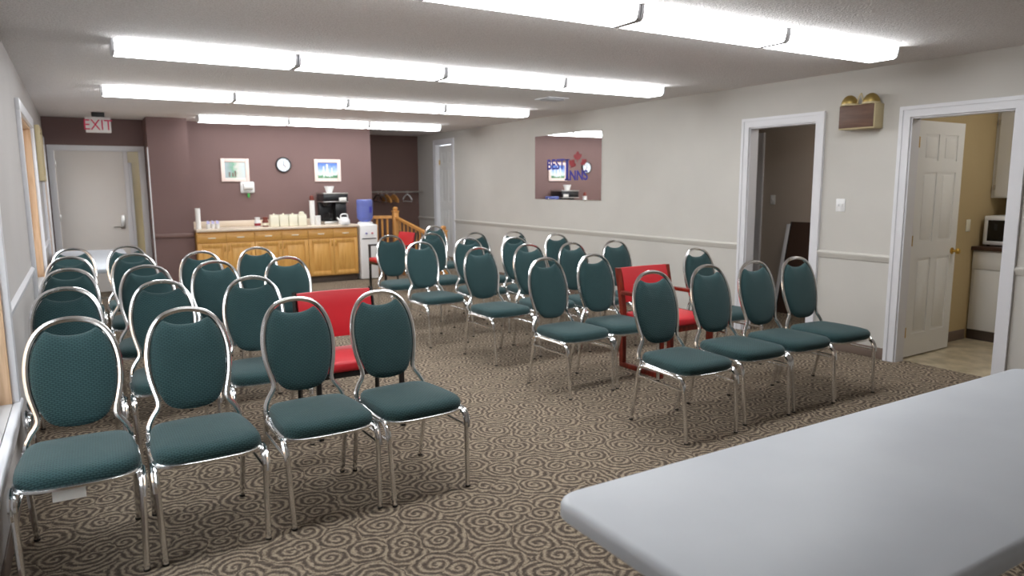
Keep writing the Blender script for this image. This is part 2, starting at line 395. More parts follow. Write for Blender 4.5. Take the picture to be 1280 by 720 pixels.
def six_panel(w, h, t=0.036):
    """door slab in local x (width), z; front at y=-t/2.  returns (frame bm, [panel bms])"""
    st = 0.11; rails = [(0, 0.20), (0.86, 1.0), (1.60, 1.70), (h-0.11, h)]
    k = h/2.03
    rails = [(a*k if i else a, b*k) for i, (a, b) in enumerate(rails[:-1])] + [rails[-1]]
    bm = bmesh.new()
    cols = [(st, w/2-0.045), (w/2+0.045, w-st)]
    for a, b in ((0, st), (w/2-0.045, w/2+0.045), (w-st, w)): add_box(bm, (a, -t/2, 0), (b, t/2, h))
    for a, b in rails:
        for c in cols: add_box(bm, (c[0], -t/2, a), (c[1], t/2, b))
    panels = []
    for i in range(3):
        z0, z1 = rails[i][1], rails[i+1][0]
        for c in cols:
            p = bmesh.new()
            add_box(p, (c[0], -t/2+0.006, z0), (c[1], t/2-0.006, z1))
            add_box(p, (c[0]+0.025, -t/2+0.002, z0+0.022), (c[1]-0.022, t/2-0.002, z1-0.022), 0.008)
            panels.append(p)
    return bm, panels
def hinge_bm(x, y, z):
    bm = bmesh.new(); add_tube(bm, [(x, y, z-0.045), (x, y, z+0.045)], 0.008, 8)
    add_box(bm, (x-0.03, y-0.002, z-0.045), (x+0.03, y+0.002, z+0.045)); return bm
def knob_bm(x, y, z, s=-1):
    bm = bmesh.new(); add_lathe(bm, [(0.03, 0), (0.03, s*0.008), (0.012, s*0.012), (0.011, s*0.035), (0.024, s*0.042), (0.028, s*0.055), (0.02, s*0.068), (0.004, s*0.07)], 16, (x, y, z), 'Y')
    return bm

# kitchen doorway (door_3): casing + open slab
d3 = struct('door_3', casing_x('c', XR, -1, *D3), 'trim')
sw, sh = 0.76, 2.03
fb, pb = six_panel(sw, sh)
slab = obj('door_slab', fb, 'door', d3); slab.location = (XR+WR+0.05, 3.435, 0.012); slab.rotation_euler = (0, 0, math.radians(1.5))
slab['label'] = 'white six-panel door slab standing open'
for p in pb: obj('door_panel', p, 'door', slab)
for z in (0.22, 1.02, 1.85): obj('hinge', hinge_bm(-0.012, -0.02, z), 'brass', slab)
obj('door_knob', knob_bm(sw-0.065, -0.018, 0.90), 'brass', slab)
# storage doorway (door_2)
struct('door_2', casing_x('c', XR, -1, *D2), 'trim')
# far doorway (door_4) with closed slab on the landing
d4 = struct('door_4', casing_x('c', XR, -1, *DF, z0=0.2), 'trim')
fb, pb = six_panel(0.65, 2.06); s4 = obj('door_slab', fb, 'door', d4)
s4.location = (XR+0.075, 12.48, 0.205); s4.rotation_euler = (0, 0, -PI/2)
for p in pb: obj('door_panel', p, 'door', s4)
for z in (0.25, 1.75): obj('hinge', hinge_bm(0.006, -0.02, z), 'brass', s4)
# storage inner doorway
struct('door_5', casing_x('c', 7.30, -1, 6.10, 6.85, 2.06, depth=0.1), 'trim')
# entry door (door_1) in back-left wall: frame, slab, narrow sidelight
bm = boxes([((-0.325, YD-0.02, 0), (-0.245, YD+0.06, 2.04)), ((0.80, YD-0.02, 0), (0.882, YD+0.06, 2.04)), ((-0.325, YD-0.02, 2.04), (0.882, YD+0.06, 2.115)), ((0.60, YD-0.012, 0), (0.655, YD+0.06, 2.04))], 0.002)
d1 = struct('door_1', bm, 'trim')
s1 = obj('door_slab', box((-0.24, YD+0.012, 0.01), (0.60, YD+0.052, 2.035), 0.003), 'greydoor', d1); s1['label'] = 'plain pale grey entry door slab'
obj('sidelight_pane', box((0.655, YD+0.045, 0.2), (0.80, YD+0.055, 2.04)), 'yellowpane', d1)
obj('sidelight_stile', boxes([((0.655, YD, 0.0), (0.70, YD+0.04, 1.88)), ((0.655, YD+0.005, 0.0), (0.80, YD+0.04, 0.2))], 0.006), 'trim', d1)
lk = obj('lock_plate', box((0.50, YD-0.006, 0.92), (0.565, YD+0.012, 1.12), 0.01), 'steel', s1)
lv = bmesh.new(); add_lathe(lv, [(0.022, 0.012), (0.022, -0.03), (0.01, -0.04), (0.01, -0.055)], 14, (0.53, YD, 0.955), 'Y'); add_tube(lv, smooth_path([(0.535, YD-0.05, 0.955), (0.47, YD-0.055, 0.957), (0.41, YD-0.05, 0.95)]), 0.009, 8)
obj('lever_handle', lv, 'steel', s1)
for z in (0.3, 1.1, 1.85): obj('hinge', box((-0.252, YD-0.004, z-0.05), (-0.228, YD+0.014, z+0.05), 0.002), 'steel', s1)

# windows in the left wall: white casing, pine jambs, brown sash, stool, glass
def window(n, a, b, zb, zt, sash='brownwood'):
    x = XL; t = 0.03; cw = 0.09
    cas = boxes([((x, a-cw, zb), (x+t, a, zt)), ((x, b, zb), (x+t, b+cw, zt)), ((x, a-cw, zt), (x+t, b+cw, zt+cw)), ((x, a-cw, zb-0.12), (x+t-0.008, b+cw, zb-0.03))], 0.003)
    root = struct('window_%d' % n, cas, 'trim')
    obj('window_jamb', boxes([((x-0.12, a, zb), (x, a+0.018, zt-0.018)), ((x-0.12, b-0.018, zb), (x, b, zt-0.018)), ((x-0.12, a, zt-0.018), (x, b, zt))]), 'jamb', root)
    obj('window_sill', box((x+0.0005, a-cw-0.02, zb-0.03), (x+0.04, b+cw+0.01, zb), 0.010, 3), 'trim', root)
    s0, s1_ = x-0.10, x-0.065
    m = (a+b)/2
    bars = []
    for p, q in ((a+0.018, m), (m, b-0.018)):
        bars += [((s0, p, zb), (s1_, p+0.045, zt-0.018)), ((s0, q-0.045, zb), (s1_, q, zt-0.018)), ((s0, p+0.045, zb), (s1_, q-0.045, zb+0.05)), ((s0, p+0.045, zt-0.068), (s1_, q-0.045, zt-0.018))]
    sa = obj('sash', boxes(bars, 0.003), sash, root)
    for p, q in ((a+0.018, m), (m, b-0.018)):
        obj('window_pane', box((x-0.085, p+0.045, zb+0.05), (x-0.080, q-0.045, zt-0.068)), 'glass', sa)
    return root
window(1, *W1); window(2, *W2, sash='jamb'); window(3, *W3, sash='jamb')
rz(box((XL, 11.62, 0), (XL+0.02, 11.72, 2.15), 0.003), 'dark', 'dark')  # near-black strip between the third window and the entry door
# outdoors beyond the windows
struct('wall_outside', box((-3.4, 0.0, -0.2), (-3.2, 16, 3.2)), 'stucco')
struct('floor_outside', box((-9.0, -4.0, -0.3), (XL-0.13, 18, -0.2)), 'ground')

# ramp, landing
bm = bmesh.new(); add_prism(bm, [(9.75, 0.0), (11.7, 0.2), (YA, 0.2), (YA, 0.0)], XR-4.74, 'YZ', (4.74, 0, 0))
struct('floor_ramp', bm, 'carpet')
struct('trim_ramp', prism([(9.72, 0.0), (11.7, 0.21), (YA, 0.21), (YA, 0.0)], 0.03, 'YZ', (4.71, 0, 0)), 'railwood')

# ================================================================== CEILING LIGHTS
FL, FW_, FD = 1.215, 0.25, 0.082
def fixture_proto():
    t = thing('ceiling_light', 'x', 'light')
    # lens: wraparound trough, open to the top
    pr = [(-FW_/2, 0.0), (-FW_/2, -0.03), (-FW_/2+0.012, -FD+0.01), (-FW_/2+0.03, -FD), (FW_/2-0.03, -FD), (FW_/2-0.012, -FD+0.01), (FW_/2, -0.03), (FW_/2, 0.0)]
    bm = bmesh.new()
    A = [bm.verts.new((-FL/2+0.018, y, z)) for y, z in pr]; B = [bm.verts.new((FL/2-0.018, y, z)) for y, z in pr]
    for i in range(len(pr)-1): bm.faces.new((A[i], A[i+1], B[i+1], B[i]))
    obj('lens', bm, 'lens', t)
    for s in (-1, 1):
        c = bmesh.new(); x = s*(FL/2-0.018) if s > 0 else -FL/2
        add_prism(c, [(y*1.015, z*1.02) for y, z in pr], 0.018, 'YZ', (x, 0, 0))
        obj('end_cap', c, 'trim', t)
    obj('housing', box((-FL/2+0.018, -FW_/2+0.004, -0.012), (FL/2-0.018, FW_/2-0.004, -0.001)), 'trim', t)
    return t
fx = fixture_proto(); first = True
ROWS = [(3.10, 4, 'nearest the camera'), (5.52, 4, 'second from the camera'), (8.05, 4, 'third from the camera'), (10.73, 3, 'by the brown counter wall')]
ORD = ['right-hand end', 'second from the right', 'third from the right', 'left-hand end']
for y, n, desc in ROWS:
    for k in range(n):
        o = fx if first else copy_tree(fx); first = False
        o.location = (5.16 - 1.225*(k+0.5), y+FW_/2, H)
        pos = 'left-hand end' if k == n-1 else ORD[k]
        tag(o, 'long white fluorescent ceiling light, %s of row %s' % (pos, desc), 'light', 'fluorescent ceiling lights')

# ================================================================== GREEN BANQUET CHAIR
def hoop_y(z): return 0.175 + (z-0.44)/(0.955-0.44)*0.125
HALF = [(0.196, 0.415), (0.194, 0.450), (0.176, 0.487), (0.152, 0.522), (0.147, 0.553), (0.158, 0.60), (0.171, 0.66), (0.1765, 0.73), (0.172, 0.79), (0.157, 0.85), (0.130, 0.90), (0.092, 0.934), (0.046, 0.950)]
def green_chair():
    t = thing('banquet_chair', 'x', 'chair')
    # back hoop
    pts = [(x, hoop_y(z), z) for x, z in HALF] + [(0, hoop_y(0.955), 0.955)] + [(-x, hoop_y(z), z) for x, z in HALF[::-1]]
    pts = smooth_path(pts, 3)
    obj('back_frame', tube(pts, 0.0125, 8), 'chrome', t)
    # pad outline: inside the hoop, scooped top
    o2 = []
    inner = [(0.0, 0.500), (0.05, 0.504), (0.09, 0.517), (0.120, 0.545), (0.144, 0.60), (0.158, 0.66), (0.1635, 0.73), (0.160, 0.785), (0.146, 0.842), (0.122, 0.884), (0.098, 0.910), (0.075, 0.899), (0.040, 0.888), (0.0, 0.885)]
    full = [Vector((x, 0, z)) for x, z in inner] + [Vector((-x, 0, z)) for x, z in inner[-2:0:-1]]
    ol = smooth_path(full + [full[0]], 2)[:-1]
    bm = bmesh.new(); cx, cz = 0.0, 0.70
    prof = [(0.0, -0.030), (0.45, -0.030), (0.80, -0.026), (0.93, -0.019), (0.99, -0.008), (1.0, 0.0), (0.985, 0.008), (0.9, 0.015), (0.5, 0.018), (0.0, 0.018)]
    rings = []
    for s, d in prof[1:-1]:
        rings.append([bm.verts.new((p.x*s, hoop_y(cz+(p.z-cz)*s)+d, cz+(p.z-cz)*s)) for p in ol])
    for A, B in zip(rings, rings[1:]):
        for k in range(len(ol)): bm.faces.new((A[k], A[(k+1) % len(ol)], B[(k+1) % len(ol)], B[k]))
    for ring, d in ((rings[0], -0.030), (rings[-1], 0.018)):
        c = bm.verts.new((0, hoop_y(cz)+d, cz))
        for k in range(len(ol)): bm.faces.new((ring[k], ring[(k+1) % len(ol)], c))
    obj('backrest', bm, 'fabric', t)
    # seat cushion
    so = [(0.0, -0.285), (0.10, -0.281), (0.165, -0.265), (0.203, -0.230), (0.215, -0.17), (0.213, -0.05), (0.204, 0.05), (0.192, 0.13), (0.168, 0.168), (0.12, 0.182), (0.0, 0.186)]
    full = [Vector((x, y, 0)) for x, y in so] + [Vector((-x, y, 0)) for x, y in so[-2:0:-1]]
    ol = smooth_path(full + [full[0]], 2)[:-1]
    bm = bmesh.new(); cy = -0.03; rings = []
    for s, z in [(0.94, 0.408), (0.985, 0.414), (1.0, 0.430), (0.985, 0.449), (0.94, 0.462), (0.80, 0.472), (0.45, 0.478)]:
        rings.append([bm.verts.new((p.x*s, cy+(p.y-cy)*s, z)) for p in ol])
    n = len(ol)
    for A, B in zip(rings, rings[1:]):
        for k in range(n): bm.faces.new((A[k], A[(k+1) % n], B[(k+1) % n], B[k]))
    bm.faces.new(rings[0][::-1])
    c = bm.verts.new((0, cy, 0.479))
    for k in range(n): bm.faces.new((rings[-1][k], rings[-1][(k+1) % n], c))
    obj('seat', bm, 'fabric', t)
    obj('seat_trim', tube([(p.x*0.985, cy+(p.y-cy)*0.985, 0.404) for p in ol], 0.0095, 6, closed=True), 'chrome', t)
    # side frames: front and rear leg each
    for s in (-1, 1):
        fl = smooth_path([(s*0.210, -0.02, 0.394), (s*0.212, -0.17, 0.393), (s*0.212, -0.235, 0.383), (s*0.212, -0.262, 0.350), (s*0.211, -0.268, 0.28), (s*0.203, -0.288, 0.008)], 4)
        o = obj('leg', tube(fl, 0.0125, 8), 'chrome', t)
        obj('foot_cap', lathe([(0.0125, 0), (0.0135, 0.010)], 10, (s*0.203, -0.288, 0)), 'rubber', o)
        rl = smooth_path([(s*0.210, -0.02, 0.394), (s*0.209, 0.09, 0.394), (s*0.207, 0.140, 0.376), (s*0.205, 0.163, 0.33), (s*0.202, 0.178, 0.26), (s*0.196, 0.235, 0.008)], 4)
        o = obj('leg', tube(rl, 0.0125, 8), 'chrome', t)
        obj('foot_cap', lathe([(0.0125, 0), (0.0135, 0.010)], 10, (s*0.196, 0.235, 0)), 'rubber', o)
        obj('stretcher', tube([(s*0.2105, -0.264, 0.318), (s*0.204, 0.164, 0.318)], 0.008, 6), 'chrome', t)
        b = bmesh.new(); add_tube(b, smooth_path([(s*0.221, -0.19, 0.402), (s*0.223, -0.238, 0.392), (s*0.223, -0.268, 0.352), (s*0.221, -0.276, 0.308)], 3), 0.008, 6)
        obj('stacking_bumper', b, 'chrome', t)
        b = bmesh.new(); add_lathe(b, [(0.016, -0.02), (0.017, 0), (0.016, 0.02)], 10, (s*0.196, 0.165, 0.405))
        obj('hoop_socket', b, 'chrome', t)
    return t
gc = green_chair()
def place(o, xt, yt, label, rz=0.0):
    o.location = (xt, yt-0.30, 0); o.rotation_euler = (0, 0, rz)
    tag(o, label, 'chair', 'green chrome banquet chairs'); return o
LC = ['nearest the window wall', 'second from the window wall', 'third from the window wall', 'beside the centre aisle']
RN = ['front', 'second', 'third', 'fourth', 'fifth']
left = [[(-0.080, 3.634), (-0.10, 4.754), (-0.105, 5.865), (-0.105, 6.876), (-0.09, 7.83)],
        [(0.388, 3.635), (0.386, 4.789), (0.365, 5.794), (0.366, 6.883), (0.378, 7.862)],
        [(0.910, 3.664), (0.885, 4.686), (0.868, 5.84), (0.882, 6.789)],
        [(1.372, 3.655), None, (1.384, 5.853), (1.386, 6.927)]]
used = False
chairs = {}
rots = {(0, 0): -1, (0, 1): 2, (1, 0): 0.5, (2, 0): 1, (1, 2): -3, (2, 1): -2, (2, 2): 3, (3, 0): 3, (3, 2): -3, (1, 4): 3}
for ci, col in enumerate(left):
    for ri, p in enumerate(col):
        if p is None: continue
        o = gc if not used else copy_tree(gc); used = True
        lab = 'green oval-backed chrome chair, %s row of left block, %s' % (RN[ri], LC[ci])
        chairs[(ci, ri)] = place(o, p[0], p[1], lab, math.radians(rots.get((ci, ri), 0)))
RC = ['beside the centre aisle', 'second from the centre aisle', 'third from the centre aisle', 'nearest the beige wall']
right = [[(3.17, 3.492), (3.735, 3.545), (4.215, 3.547), (4.70, 3.559)],
         [(3.09, 4.596), (3.565, 4.620), None, (4.66, 4.543)],
         [(3.117, 5.719), (3.653, 5.771), (4.12, 5.685), (4.652, 5.666)],
         [(2.933, 6.632), (3.553, 6.841), (4.044, 6.649), (4.707, 6.792)],
         [(3.016, 7.692), (3.585, 7.77), (4.06, 7.579), (4.55, 7.481)]]
rr_ = {(0, 0): -2, (0, 1): -2, (0, 2): -2, (0, 3): -4, (1, 0): 3, (2, 0): 4, (2, 1): -3, (3, 0): 3, (3, 1): -4, (4, 1): 4}
for ri, row in enumerate(right):
    for ci, p in enumerate(row):
        if p is None: continue
        o = copy_tree(gc)
        place(o, p[0], p[1], 'green oval-backed chrome chair, %s row of right block, %s' % (RN[ri], RC[ci]), math.radians(rr_.get((ri, ci), 0)))
place(copy_tree(gc), 4.30, 9.18, 'green oval-backed chrome chair alone at the back, by the wooden railing post', math.radians(8))
# paper tag under the front-left chair
tg = obj('paper_tag', box((-0.09, -0.255, 0.345), (0.02, -0.251, 0.392)), 'label', chairs[(0, 0)]); tg['label'] = 'white paper tag hanging below the seat'
# fallback: rotate about x a little
tg.rotation_euler = (0, 0, 0)

# ================================================================== RED CHAIRS
def cushion(lo, hi, r):
    return box(lo, hi, r, 4)
def red_black_chair(label, loc, rz):
    t = thing('red_armchair', label, 'chair', loc, rz, 'red vinyl armchairs')
    w_ = 0.265
    bm = bmesh.new(); n = 10; rows = []
    for zi in range(7):
        z = 0.53 + zi/6*0.305
        rows.append([(x_, z) for x_ in [(-0.245 + 0.49*k/n) for k in range(n+1)]])
    def yb(x, z): return 0.225 + (z-0.53)*0.18 + 0.035*(1-(x/0.245)**2)
    for side, off in ((0, -0.022), (1, 0.016)):
        vs = [[bm.verts.new((x, yb(x, z)+off*(1-0.55*(zi in (0, 6))), z)) for x, z in row] for zi, row in enumerate(rows)]
        for a, b in zip(vs, vs[1:]):
            for k in range(n): bm.faces.new((a[k], a[k+1], b[k+1], b[k]))
        if side == 0: v0 = vs
    e0 = [v for v in v0[0]] + [r[-1] for r in v0[1:]] + v0[-1][-2::-1] + [r[0] for r in v0[-2:0:-1]]
    e1 = [v for v in vs[0]] + [r[-1] for r in vs[1:]] + vs[-1][-2::-1] + [r[0] for r in vs[-2:0:-1]]
    for i in range(len(e0)): bm.faces.new((e0[i], e0[(i+1) % len(e0)], e1[(i+1) % len(e0)], e1[i]))
    obj('backrest', bm, 'red', t)
    obj('seat', cushion((-0.24, -0.25, 0.41), (0.24, 0.21, 0.475), 0.024), 'red', t)
    obj('seat_frame', boxes([((-0.255, -0.235, 0.375), (0.255, -0.205, 0.41)), ((-0.255, 0.19, 0.375), (0.255, 0.22, 0.41)), ((-0.255, -0.205, 0.375), (-0.225, 0.19, 0.41)), ((0.225, -0.205, 0.375), (0.255, 0.19, 0.41))], 0.003), 'blackmetal', t)
    for s in (-1, 1):
        x0, x1 = sorted((s*0.250, s*0.278))
        obj('leg', box((x0, -0.235, 0), (x1, -0.205, 0.64), 0.003), 'blackmetal', t)
        bm = bmesh.new(); add_tube(bm, [(s*0.264, 0.235, 0.0), (s*0.264, 0.215, 0.40), (s*0.264, 0.23, 0.53), (s*0.258, 0.285, 0.845)], 0.0155, 4); obj('leg', bm, 'blackmetal', t)
        obj('armrest', box((s*0.264-0.022, -0.24, 0.64), (s*0.264+0.022, 0.235, 0.665), 0.008), 'blackmetal', t)
    return t
red_black_chair('red vinyl armchair with black metal frame, second row of left block by the aisle', (1.405, 4.345, 0), 0)
red_black_chair('red vinyl armchair with black frame angled beside the white water cooler', (3.88, 9.86, 0), math.radians(-86))
# wooden sled-base armchair
t = thing('wooden_armchair', 'red vinyl armchair with reddish wooden sled frame, second row of right block', 'chair', (4.105, 4.32, 0), 0, 'red vinyl armchairs')
bm = bmesh.new(); n = 8
ptsb = []
v0 = []; v1 = []
for zi in range(5):
    z = 0.545 + zi/4*0.285; f_ = 0.5 if zi in (0, 4) else 1
    yb = lambda x: 0.235 + (z-0.545)*0.2 + 0.02*(1-(x/0.25)**2)
    v0.append([bm.verts.new((-0.25+0.5*k/n, yb(-0.25+0.5*k/n)-0.025*f_, z)) for k in range(n+1)])
    v1.append([bm.verts.new((-0.25+0.5*k/n, yb(-0.25+0.5*k/n)+0.018*f_, z)) for k in range(n+1)])
for V in (v0, v1):
    for a, b in zip(V, V[1:]):
        for k in range(n): bm.faces.new((a[k], a[k+1], b[k+1], b[k]))
lp = lambda V: V[0] + [r[-1] for r in V[1:]] + V[-1][-2::-1] + [r[0] for r in V[-2:0:-1]]
e0, e1 = lp(v0), lp(v1)
for i in range(len(e0)): bm.faces.new((e0[i], e0[(i+1) % len(e0)], e1[(i+1) % len(e0)], e1[i]))
obj('backrest', bm, 'red', t)
obj('seat', cushion((-0.25, -0.27, 0.40), (0.25, 0.22, 0.47), 0.024), 'red', t)
for y_ in (-0.25, 0.20): obj('seat_rail', box((-0.262, y_, 0.355), (0.262, y_+0.025, 0.40), 0.003), 'redwood', t)
for s in (-1, 1):
    x0, x1 = sorted((s*0.252, s*0.290))
    obj('leg', box((x0, -0.26, 0.04), (x1, -0.21, 0.615), 0.005), 'redwood', t)
    bm = bmesh.new(); add_prism(bm, [(0.195, 0.04), (0.24, 0.04), (0.245, 0.50), (0.315, 0.83), (0.275, 0.83), (0.20, 0.50)], x1-x0, 'YZ', (x0, 0, 0)); obj('leg', bm, 'redwood', t)
    obj('runner', box((x0, -0.26, 0), (x1, 0.24, 0.04), 0.004), 'redwood', t)
    obj('armrest', box((x0-0.006, -0.275, 0.615), (x1+0.006, 0.235, 0.645), 0.008), 'redwood', t)

# ================================================================== FOLDING TABLES
def round_rect(w_, d_, r, n=6):
    o = []
    for cx, cy, a0 in ((w_/2-r, d_/2-r, 0), (-w_/2+r, d_/2-r, PI/2), (-w_/2+r, -d_/2+r, PI), (w_/2-r, -d_/2+r, 1.5*PI)):
        for k in range(n+1):
            a = a0 + PI/2*k/n; o.append((cx+r*math.cos(a), cy+r*math.sin(a)))
    return o
def folding_table(label, loc, rz):
    t = thing('folding_table', label, 'table', loc, rz, 'white plastic folding tables')
    W_, D_ = 2.44, 0.76
    bm = bmesh.new(); rings = []
    for ins, z in [(0.035, 0.692), (0.006, 0.692), (0.0, 0.698), (0.0, 0.722), (0.004, 0.732), (0.012, 0.738), (0.022, 0.740), (0.3, 0.740)]:
        r = max(0.075-ins, 0.01)
        rings.append([bm.verts.new((x, y, z)) for x, y in round_rect(W_-2*ins, D_-2*ins, r)])
    n = len(rings[0])
    for A, B in zip(rings, rings[1:]):
        for k in range(n): bm.faces.new((A[k], A[(k+1) % n], B[(k+1) % n], B[k]))
    bm.faces.new(rings[0][::-1]); bm.faces.new(rings[-1])
    top = obj('tabletop', bm, 'table', t)
    em = [(0.035*math.cos(2*PI*k/20), 0.018*math.sin(2*PI*k/20)) for k in range(20)]
    e = obj('moulded_mark', tube([(x-1.10, y-0.20, 0.7398) for x, y in em], 0.0012, 6, closed=True), 'table', top)
    for s in (-1, 1):
        x = s*0.92
        bm = bmesh.new(); add_tube(bm, smooth_path([(x, -0.29, 0.0), (x, -0.29, 0.4), (x, -0.29, 0.66), (x, -0.25, 0.678), (x, 0, 0.68), (x, 0.25, 0.678), (x, 0.29, 0.66), (x, 0.29, 0.4), (x, 0.29, 0.0)], 2), 0.0145, 8)
        add_tube(bm, [(x, -0.29, 0.16), (x, 0.29, 0.16)], 0.011, 6)
        obj('leg', bm, 'steel', t)
        obj('brace', tube([(x, 0, 0.40), (x*0.55, 0, 0.688)], 0.009, 6), 'steel', t)
    for s in (-1, 1): obj('apron_rail', box((-1.0, s*0.30-0.012, 0.66), (1.0, s*0.30+0.012, 0.694)), 'steel', t)
    return t
folding_table('long white plastic folding table with rounded corners in the foreground', (0.972+1.22, 1.43-0.38, 0), 0)
folding_table('white folding table behind the left chairs, in front of the entry door', (0.07, 9.20, 0), PI/2)

# ================================================================== COUNTER
CY = 11.15; CX0, CX1 = 1.42, 3.825
cwid = (CX1-CX0)/3
def door_mesh(w_, h_):
    fr = boxes([((0, 0, 0), (0.055, 0.02, h_)), ((w_-0.055, 0, 0), (w_, 0.02, h_)), ((0.055, 0, 0), (w_-0.055, 0.02, 0.055)), ((0.055, 0, h_-0.055), (w_-0.055, 0.02, h_))], 0.003)
    pn = boxes([((0.05, 0.010, 0.05), (w_-0.05, 0.018, h_-0.05))]); add_box(pn, (0.08, 0.004, 0.08), (w_-0.08, 0.016, h_-0.08), 0.006)
    return fr, pn
def pull(x, z, vert):
    bm = bmesh.new()
    if vert: add_tube(bm, smooth_path([(x, 0, z-0.045), (x, -0.022, z-0.03), (x, -0.026, z), (x, -0.022, z+0.03), (x, 0, z+0.045)], 3), 0.006, 6)
    else: add_tube(bm, smooth_path([(x-0.05, 0, z), (x-0.035, -0.022, z), (x, -0.026, z), (x+0.035, -0.022, z), (x+0.05, 0, z)], 3), 0.007, 6)
    return bm
pos3 = ['left end of the counter', 'middle of the counter', 'right end by the water cooler']
dw = cwid/2-0.006
fr, pn = door_mesh(dw, 0.575); FR = mesh('cabinet_door', fr, 'oak'); PN = mesh('door_panel', pn, 'oak')
bm = box((0, 0, 0), (dw, 0.02, 0.125), 0.003); DR = mesh('drawer', bm, 'oakx')
bm = box((0.03, -0.004, 0.025), (dw-0.03, 0.003, 0.10), 0.004); DP = mesh('drawer_panel', bm, 'oakx')
for i in range(3):
    t = thing('base_cabinet', 'oak base cabinet with two doors and two drawers, ' + pos3[i], 'cabinet', (CX0+i*cwid, CY, 0), 0, 'oak base cabinets under the counter')
    obj('cabinet_body', boxes([((0, 0.02, 0.11), (cwid, 0.59, 0.868))]), 'oak', t)
    obj('toe_kick', box((0, 0.08, 0), (cwid, 0.58, 0.11)), 'darkbase', t)
    for k in range(2):
        x = 0.004 + k*(dw+0.004)
        d = obj('cabinet_door', FR, None, t); d.location = (x, 0, 0.125)
        obj('door_panel', PN, None, d)
        obj('door_handle', pull(dw-0.028 if k == 0 else 0.028, 0.50, True), 'brass', d)
        d = obj('drawer', DR, None, t); d.location = (x, 0, 0.715)
        obj('drawer_panel', DP, None, d)
        obj('drawer_handle', pull(dw/2, 0.065, False), 'cream', d)
wt = thing('worktop', 'cream laminate worktop over the oak cabinets with low upstand', 'worktop', (0, 0, 0))
obj('slab', box((CX0-0.005, CY-0.03, 0.87), (CX1+0.02, YM-0.001, 0.91), 0.01, 3), 'counter', wt)
obj('upstand', box((CX0, YM-0.02, 0.911), (CX1+0.02, YM-0.001, 1.0), 0.006), 'counter', wt)
def at(px, py, yv):
    d = fw + rr*((px-640)/FPX) + uu*((360-py)/FPX)
    return Vector((0, 0, HC)) + d*(yv/d.y)
CT = 0.911
# stacks of cups
def cup_stack(name, label, x, y, h, r, m='foam', lid=None):
    bm = bmesh.new(); prof = [(r*0.72, 0)]; z = 0.0
    n = max(3, int(h/0.02))
    for k in range(n):
        z0 = h*k/n; z1 = h*(k+1)/n
        prof += [(r*0.92, z0+0.002), (r, z1-0.004), (r, z1-0.001), (r*0.92, z1)]
    prof[0] = (r*0.9, 0)
    add_lathe(bm, prof, 16)
    t = thing(name, label, 'cups', (x, y, CT))
    obj('cups', bm, m, t)
    obj('rim', tube([(r*math.cos(a*PI/8), r*math.sin(a*PI/8), h) for a in range(16)], 0.003, 6, closed=True), m, t)
    if lid: obj('top_cup', lathe([(r*0.7, 0), (r*0.82, 0.05), (r*0.6, 0.075), (r*0.2, 0.08)], 16, (0, 0, h+0.003)), lid, t)
    return t
cup_stack('cup_stack', 'tall stack of white foam cups at the left end of the counter', 1.47, 11.28, 0.30, 0.036)
cup_stack('cup_stack', 'tall stack of white cups topped with brown, left of the coffee machine', 3.17, 11.38, 0.385, 0.042, lid='darkred')
cup_stack('cup_stack', 'short stack of white cups in front of the coffee machine', 3.205, 11.20, 0.15, 0.042)
for i, (x, y) in enumerate(((1.605, 11.30), (1.67, 11.30), (1.735, 11.31))):
    t = thing('condiment_tub', 'small white and lilac condiment tub, %s of three by the tall cups' % ('leftmost', 'middle one', 'rightmost')[i], 'tub', (x, y, CT), 0, 'condiment tubs on the counter')
    bm = bmesh.new(); add_lathe(bm, [(0.026, 0), (0.031, 0.07), (0.032, 0.072)], 14); obj('tub', bm, 'white', t)
    obj('packet', boxes([((-0.02, -0.008, 0.03), (0.004, 0.004, 0.12)), ((0.004, -0.004, 0.03), (0.022, 0.008, 0.11))], 0.002), 'purple', t)
for i, (x, m1, m2) in enumerate(((2.31, 'white', 'maroon'), (2.425, 'darkred', 'cream'))):
    t = thing('condiment_jar', ('white and maroon jar on the counter, left of the white canisters', 'brown-red jar with pale label, next to the white canisters')[i], 'jar', (x, 11.32, CT), 0, 'jars beside the canisters')
    obj('jar', lathe([(0.042, 0), (0.046, 0.01), (0.046, 0.09), (0.035, 0.105), (0.035, 0.125)], 16), m1, t)
    obj('lid', lathe([(0.04, 0.125), (0.04, 0.145), (0.01, 0.15)], 16), m1, t)
    obj('band', lathe([(0.0475, 0.02), (0.0475, 0.06)], 16), m2, t)
can = thing('canister', 'x', 'canister')
obj('body', box((-0.066, -0.05, 0), (0.066, 0.05, 0.165), 0.012, 3), 'cream', can)
obj('lid', box((-0.062, -0.046, 0.166), (0.062, 0.046, 0.182), 0.006), 'cream', can)
obj('lid_knob', lathe([(0.010, 0.182), (0.016, 0.192), (0.012, 0.20)], 12), 'cream', can)
for i in range(4):
    o = can if i == 0 else copy_tree(can)
    o.location = (2.545+i*0.142, 11.27, CT)
    tag(o, 'square cream canister on the counter, %s of four' % ('first from the left', 'second from the left', 'third from the left', 'fourth from the left')[i], 'canister', 'cream canisters')
t = thing('thermal_jug', 'small cream and black jug beside the canisters', 'jug', (3.03, 11.50, CT))
obj('body', lathe([(0.05, 0), (0.055, 0.02), (0.05, 0.13), (0.04, 0.15)], 16), 'blackplastic', t)
obj('lid', lathe([(0.04, 0.15), (0.045, 0.16), (0.042, 0.20), (0.02, 0.215)], 16), 'cream', t)
obj('handle', tube(smooth_path([(-0.05, 0, 0.13), (-0.085, 0, 0.11), (-0.08, 0, 0.05), (-0.05, 0, 0.03)], 4), 0.008, 6), 'cream', t)
